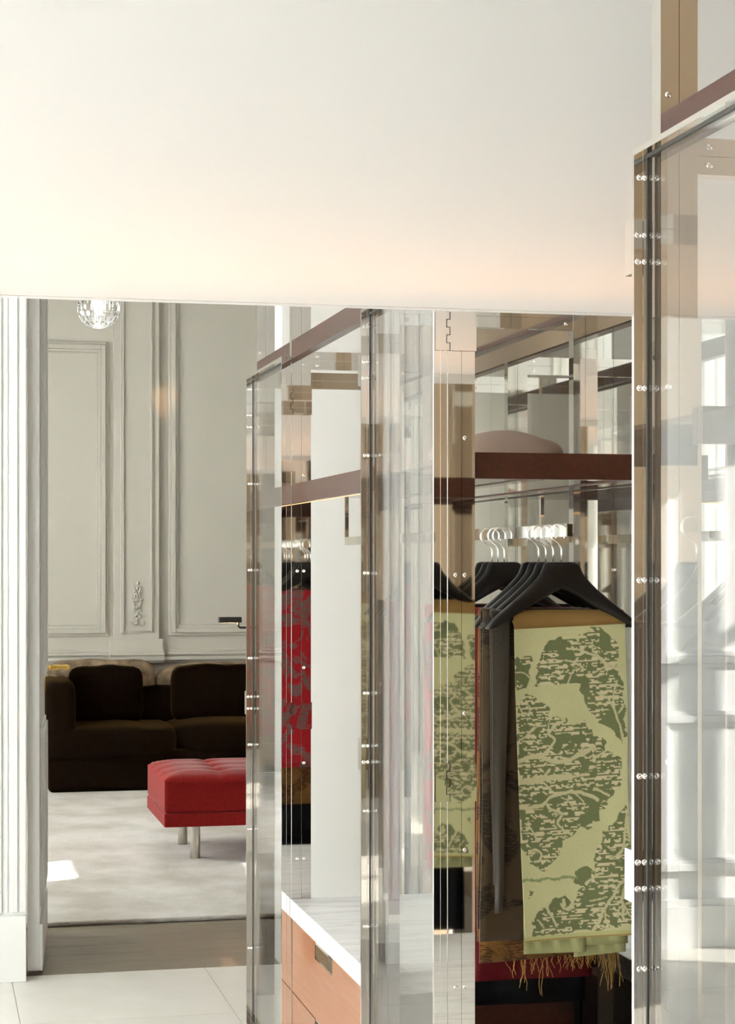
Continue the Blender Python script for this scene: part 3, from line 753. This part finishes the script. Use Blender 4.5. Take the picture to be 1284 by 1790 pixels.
hung_cloth('hung_cloth', 4.497, (-0.15, 0.16, -0.15, 0.16), 0.78, 0.76, 'goldcloth', 'brown and ochre cloth behind the long black cloth', 'cloth', CG, 11)
hung_cloth('hung_cloth', 4.549, (-0.17, 0.15, -0.17, 0.15), 0.64, 0.62, 'redcloth', 'red cloth with grey pattern mirrored in the far steel post', 'cloth', CG, 13)
M['satin'] = simple('grey_brown_satin', (0.065, 0.052, 0.038), 0.5, bump=0.1, bscale=120, sheen=0.1)
hung_cloth('hanging_scarf', 4.050, (-0.152, -0.108, -0.146, -0.128), 0.66, 0.60, 'satin', 'narrow grey-brown satin scarf hanging just left of the green cloth', 'scarf', None, 17, r=0.007, amp=0.002, thick=0.003)
# fringe threads of the ochre cloth
bm = bmesh.new(); rf = random.Random(12)
for k in range(110):
    u = rf.random(); u = u if rf.random() < 0.5 else 0.55+0.45*rf.random()
    x = -0.10+0.265*u; z0 = -0.772+0.02*(u-0.5)+0.004; L = rf.uniform(0.01, 0.045)
    if 0.13 < u < 0.2 or 0.28 < u < 0.38 or u > 0.85: L *= 2.2
    dx = rf.uniform(-0.012, 0.012); pts = []
    for i in range(5):
        t_ = i/4; pts.append((x+dx*t_+0.004*math.sin(5*t_+k), -0.016-0.006*t_*rf.random(), z0-L*t_))
    tube(bm, pts, 0.0007, 4, False)
fo = obj('fringe', bm, 'thread', gc, False, (1.35, 4.124, 1.4885)); fo['kind'] = 'stuff'

# --- the green tree-patterned cloth: woven print traced as flat colour on a fine grid
def poly_mask(P, XX, YY):
    P = np.array(P, float); ins = np.zeros(XX.shape, bool); j = len(P)-1
    for i in range(len(P)):
        xi, yi, xj, yj = P[i][0], P[i][1], P[j][0], P[j][1]
        cnd = ((yi > YY) != (yj > YY)) & (XX < (xj-xi)*(YY-yi)/(yj-yi+1e-9)+xi)
        ins ^= cnd; j = i
    return ins
def line_mask(P, w, XX, YY):
    out = np.zeros(XX.shape, bool)
    # smooth the polyline (Catmull-Rom)
    P = [np.array(p, float) for p in P]; Q = []
    for i in range(len(P)-1):
        p0, p1, p2, p3 = P[max(i-1, 0)], P[i], P[i+1], P[min(i+2, len(P)-1)]
        for t_ in np.linspace(0, 1, 7)[:-1]:
            Q.append(0.5*((2*p1)+(-p0+p2)*t_+(2*p0-5*p1+4*p2-p3)*t_**2+(-p0+3*p1-3*p2+p3)*t_**3))
    Q.append(P[-1])
    for a, b2 in zip(Q, Q[1:]):
        d = b2-a; L2 = max(1e-6, d@d)
        t_ = np.clip(((XX-a[0])*d[0]+(YY-a[1])*d[1])/L2, 0, 1)
        out |= ((XX-a[0]-t_*d[0])**2+(YY-a[1]-t_*d[1])**2) < (w/2)**2
    return out
GW, GH = 172, 430
gx = np.linspace(100, 1170, GW+1); gy = np.linspace(40, 2990, GH+1)     # pattern units (second half continues at +1551)
XX, YY = np.meshgrid(gx, gy)
rs = np.random.RandomState(7)
def sm_noise(sx, sy, seed):
    r0 = np.random.RandomState(seed); ny, nx = int(3000/sy)+3, int(1200/sx)+3; g = r0.rand(ny, nx)
    fx = XX/sx; fy = YY/sy; i0 = fx.astype(int); j0 = fy.astype(int); tx_ = fx-i0; ty_ = fy-j0
    tx_ = tx_*tx_*(3-2*tx_); ty_ = ty_*ty_*(3-2*ty_)
    return (g[j0, i0]*(1-tx_)+g[j0, i0+1]*tx_)*(1-ty_)+(g[j0+1, i0]*(1-tx_)+g[j0+1, i0+1]*tx_)*ty_
K = 1551
wx = (sm_noise(60, 50, 1)-0.5)*46; wy = (sm_noise(50, 60, 2)-0.5)*40
XS, YS = XX+wx, YY+wy
polys = [
 [(100,310),(190,285),(245,310),(250,360),(240,500),(215,600),(100,610)],
 [(300,470),(330,300),(370,220),(430,160),(520,130),(600,130),(690,155),(735,205),(725,130),(800,108),(838,60),(960,60),(1030,170),(1085,230),(1105,560),(740,590),(290,585)],
 [(725,580),(1105,560),(1140,700),(1145,1100),(1125,1170),(1050,1090),(900,960),(800,850),(760,740),(725,640)],
 [(100,740),(200,650),(262,660),(330,720),(410,780),(420,830),(380,900),(450,870),(530,920),(570,905),(620,965),(680,960),(740,935),(775,1010),(840,1030),(850,1100),(930,1120),(962,1235),(1030,1260),(1095,1330),(1112,1560),(1040,K+90),(960,K+160),(960,K+220),(890,K+260),(880,K+330),(810,K+340),(800,K+410),(760,K+410),(680,K+390),(640,K+460),(590,K+460),(500,K+510),(480,K+620),(400,K+700),(330,K+770),(280,K+760),(200,K+720),(150,K+620),(100,K+540)],
 [(1140,K+200),(1100,K+270),(1000,K+380),(900,K+480),(850,K+590),(815,K+680),(810,K+830),(790,K+800),(720,K+755),(650,K+780),(608,K+830),(608,K+930),(655,K+970),(620,K+1050),(585,K+1150),(500,K+1010),(440,K+1030),(350,K+1080),(330,K+1130),(240,K+1135),(222,K+1200),(180,K+1280),(175,K+1390),(400,K+1395),(1165,K+1345),(1170,K+860),(1155,K+560)],
 [(155,K+965),(225,K+990),(160,K+1015)],
]
dark = np.zeros(XX.shape, bool)
for p in polys: dark |= poly_mask(p, XS, YS)
br = [
 ([(850,490),(950,450),(1080,440)],16), ([(600,250),(740,270),(900,350),(1000,430),(1090,480)],22), ([(580,355),(660,380),(740,430)],16),
 ([(600,580),(640,490),(700,440),(740,440)],14), ([(840,180),(850,280),(960,380)],14), ([(940,60),(1000,120),(1080,200)],22), ([(290,420),(280,500),(220,580)],18),
 ([(100,440),(180,460),(230,500)],14), ([(900,690),(980,740),(1040,860),(1080,980),(1120,1130)],22), ([(1070,580),(1040,700),(1040,830)],16), ([(1120,820),(1080,890)],18),
 ([(100,1290),(250,1245),(350,1270),(430,1300),(560,1312),(700,1262),(840,1190)],40), ([(340,1240),(430,1150),(460,1090),(400,1040),(480,960),(560,930)],26),
 ([(110,1100),(200,1040),(290,930)],16), ([(840,1310),(960,1240)],22), ([(100,1485),(400,1458),(600,1460)],62), ([(600,1460),(790,1448)],26), ([(400,1380),(340,1450)],22), ([(330,1500),(410,1570)],20),
 ([(590,1290),(700,1230),(760,1170)],14), ([(420,860),(400,1000)],12), ([(160,700),(130,780),(180,850),(230,800),(200,750)],12), ([(330,930),(250,1000),(180,1020)],12),
 ([(100,K+170),(300,K+160),(400,K+90),(530,K+60),(650,K+60),(780,K+90),(870,K+150)],34), ([(370,K+160),(400,K+200),(510,K+250),(470,K+330),(520,K+400),(590,K+450)],26),
 ([(150,K+320),(220,K+390),(250,K+480)],18), ([(520,K+100),(590,K+150),(630,K+210)],14), ([(650,K+70),(720,K+140),(740,K+210)],14), ([(170,K+600),(230,K+570),(290,K+610),(270,K+680),(230,K+690)],20),
 ([(710,K+940),(790,K+870),(870,K+840)],24), ([(1160,K+880),(1050,K+940),(960,K+1060),(880,K+1180),(780,K+1370)],30), ([(1090,K+950),(1050,K+1080),(1060,K+1300)],24), ([(890,K+1200),(900,K+1290),(940,K+1350)],18),
 ([(750,K+1090),(900,K+1070)],16), ([(740,K+1220),(880,K+1180)],18), ([(1140,K+290),(1120,K+480),(1070,K+640),(980,K+700)],20), ([(330,K+1130),(420,K+1310)],24),
 ([(470,K+1110),(490,K+1150),(560,K+1150),(590,K+1090)],26), ([(230,K+1240),(290,K+1310)],18), ([(1000,K+1250),(1030,K+1170)],18), ([(1060,K+1160),(1150,K+1290)],18), ([(840,K+40),(980,K+110)],24),
 ([(490,K+1060),(500,K+1120)],30),
]
lite = np.zeros(XX.shape, bool)
for p, w in br: lite |= line_mask(p, w, XX+wx*0.4, YY+wy*0.4)
# woven dashes: rows of short horizontal light threads inside the dark areas
rowid = (YY/13.5).astype(int); dash = np.zeros(XX.shape, bool)
for j in range(GH+1):
    rr_ = np.random.RandomState(1000+int(rowid[j, 0])); pos = 90.0; row = np.zeros(GW+1, bool)
    while pos < 1180:
        L = rr_.exponential(58)+14; gap = rr_.exponential(34)+13
        row |= (gx > pos) & (gx < pos+L); pos += L+gap
    dash[j] = row
zone = sm_noise(120, 110, 5)
inner = dark & (zone > 0.33) & ((rowid % 4) != 0)
edge = sm_noise(45, 30, 9)
cream = inner & dash & (edge > 0.30)
band = np.abs(YY-(K+858)-8*np.sin(XX/30)) < (10+16*(sm_noise(12, 30, 3)-0.3))
band &= (XX < 640)
cLight = np.array((0.50, 0.485, 0.265)); cDark = np.array((0.150, 0.168, 0.075)); cCream = np.array((0.56, 0.50, 0.31))
col = np.empty(XX.shape+(3,)); col[:] = cLight
col *= (1+0.10*(sm_noise(260, 300, 11)-0.5))[..., None]
col[dark] = cDark; col[cream] = cCream; col[lite] = (cLight+cCream)*0.47; col[band] = (0.23, 0.27, 0.13)
hem = YY > K+1385
col[hem] = (0.44, 0.43, 0.20)
lineh = (np.abs(YY-(K+1432)) < 7) | (np.abs(YY-(K+1470)) < 6)
col[lineh] = (0.33, 0.21, 0.07)
col *= (1+0.10*(rs.rand(GH+1, GW+1)-0.5))[..., None]
# geometry of the front panel
def green_mesh():
    verts, faces = [], []
    u = (gx-100)/(1170-100); v = (gy-40)/(2990-40)
    for j in range(GH+1):
        t_ = v[j]
        xl = 1.237*(1-t_)+1.261*t_-0.010*t_*(1-t_); xr = 1.494*(1-t_)+1.507*t_+0.006*math.sin(9*t_)*t_
        for i in range(GW+1):
            ww = u[i]
            z = (1.453*(1-ww)+1.464*ww)*(1-t_)+(0.770*(1-ww)+0.778*ww)*t_
            yy = 3.998-0.004*math.sin(6*ww+2*t_)*t_-0.012*t_*ww+0.004*ww
            verts.append((xl*(1-ww)+xr*ww-1.351, yy-4.017, z-1.4885))
    n1 = GW+1
    for j in range(GH):
        for i in range(GW): faces.append((j*n1+i, (j+1)*n1+i, (j+1)*n1+i+1, j*n1+i+1))
    cols = col.reshape(-1, 3).tolist()
    # over the bar and down the back
    base = len(verts)
    bk = [(3.998, None), (4.004, 1.482), (4.012, 1.4925), (4.019, 1.4945), (4.026, 1.4925), (4.033, 1.482), (4.036, 1.40), (4.037, 1.1), (4.037, 0.79)]
    NXb = 12
    for (yy, zz) in bk:
        for i in range(NXb+1):
            ww = i/NXb; z = zz if zz is not None else 1.453*(1-ww)+1.464*ww
            ins = 0.0 if zz is None or zz > 1.45 else 0.035
            verts.append(((1.237+ins)*(1-ww)+(1.494-ins*0.3)*ww-1.351, yy-4.017, z-1.4885)); cols.append((0.30, 0.28, 0.12) if zz and zz < 1.48 else (0.24, 0.14, 0.045))
    for j in range(len(bk)-1):
        for i in range(NXb):
            a = base+j*(NXb+1)+i; faces.append((a, a+1, a+NXb+2, a+NXb+1))
    # lower hems of the folded layers behind the front panel
    for (xl, xr, z0, z1, yy, rz) in ((1.262, 1.40, 1.0, 0.742, 4.003, 0.002), (1.378, 1.494, 1.0, 0.730, 4.006, 0.010), (1.30, 1.497, 1.0, 0.755, 4.001, 0.004)):
        b0 = len(verts); N2 = 10
        for j in range(9):
            for i in range(N2+1):
                w2 = i/N2; t_ = j/8
                zz = z0*(1-t_)+(z1+rz*w2)*t_
                verts.append((xl*(1-w2)+xr*w2-1.351, yy+0.006-4.017-0.014*t_*w2, zz-1.4885))
                cols.append((0.43, 0.42, 0.20) if t_ > 0.9 else ((0.20, 0.22, 0.09) if (i+j) % 3 else (0.42, 0.42, 0.2)))
        for j in range(8):
            for i in range(N2):
                a = b0+j*(N2+1)+i; faces.append((a, a+N2+1, a+N2+2, a+1))
    me = bpy.data.meshes.new('green_cloth'); me.from_pydata(verts, [], faces)
    ca = me.color_attributes.new('print', 'FLOAT_COLOR', 'POINT')
    buf = np.ones((len(verts), 4), np.float32); buf[:, :3] = np.array(cols, np.float32); ca.data.foreach_set('color', buf.ravel())
    me.materials.append(M['jacquard'])
    for p in me.polygons: p.use_smooth = True
    return me
GM = green_mesh()
g1 = link_mesh('hung_cloth', GM, None, None, loc=(1.351, 4.017, 1.4885))
md = g1.modifiers.new('thickness', 'SOLIDIFY'); md.thickness = 0.0022; md.offset = -1
tag(g1, 'pale green cloth woven with dark green trees, frontmost in the middle cabinet', 'cloth', CG)
# cloths in the near cabinet
HG3 = 'black hangers in the near cabinet'
CN = 'cloths hung in the near cabinet'
NL = [('frontmost', 2.15, 'black_cloth', 'black'), ('second', 2.25, 'goldcloth', 'ochre patterned'), ('third', 2.38, 'navy', 'navy blue'), ('fourth', 2.49, 'black_cloth', 'long black')]
for i, (w, y, mn, cl) in enumerate(NL):
    hanger(1.35, y, (-1, 2, 0, -2)[i], '%s black hanger in the nearest cabinet, behind its reflecting glass door' % w, HG3)
    xw = (0.15, 0.15, 0.215, 0.215)[i]
    hung_cloth('hung_cloth', y, (-xw, 0.15, -xw, 0.15), (0.9, 0.74, 0.82, 0.95)[i], 0.75, mn, '%s cloth in the nearest cabinet, behind its reflecting glass door' % cl, 'cloth', CN, 30+i)
hanger(1.35, 2.62, 0, 'rearmost black hanger in the nearest cabinet, seen mirrored in the middle post', HG3)
g2 = link_mesh('hung_cloth', GM, None, None, loc=(1.394, 2.62, 1.4885)); g2.rotation_euler = (0, 0, R(180))
md = g2.modifiers.new('thickness', 'SOLIDIFY'); md.thickness = 0.0022; md.offset = -1
tag(g2, 'green tree-patterned cloth mirrored in the steel post of the middle cabinet', 'cloth', CN)

# blush pouch on the glass shelf of the middle cabinet
bm = bmesh.new(); bmesh.ops.create_icosphere(bm, subdivisions=4, radius=1.0)
rp = random.Random(3)
for v in bm.verts:
    x, y, z = v.co
    s_ = 1-0.30*abs(x)**3+0.10*math.sin(5*x+1)
    zz = z*s_ if z > 0 else z*0.35
    wr = 0.05*math.sin(11*x+4*y)*math.exp(-((abs(x)-0.85)/0.25)**2)+0.02*math.sin(7*x-5*y)
    zz = math.copysign(abs(zz)**0.75, zz)
    v.co = (math.copysign(abs(x)**0.85, x)*0.158, y*0.10, (zz+wr*max(0, z+0.2)+0.05*x)*0.052)
tag(obj('fabric_pouch', bm, 'pillow', None, True, (1.262, 4.22, 1.8445)), 'soft blush pink fabric pouch lying on the glass shelf above the hangers', 'pouch')
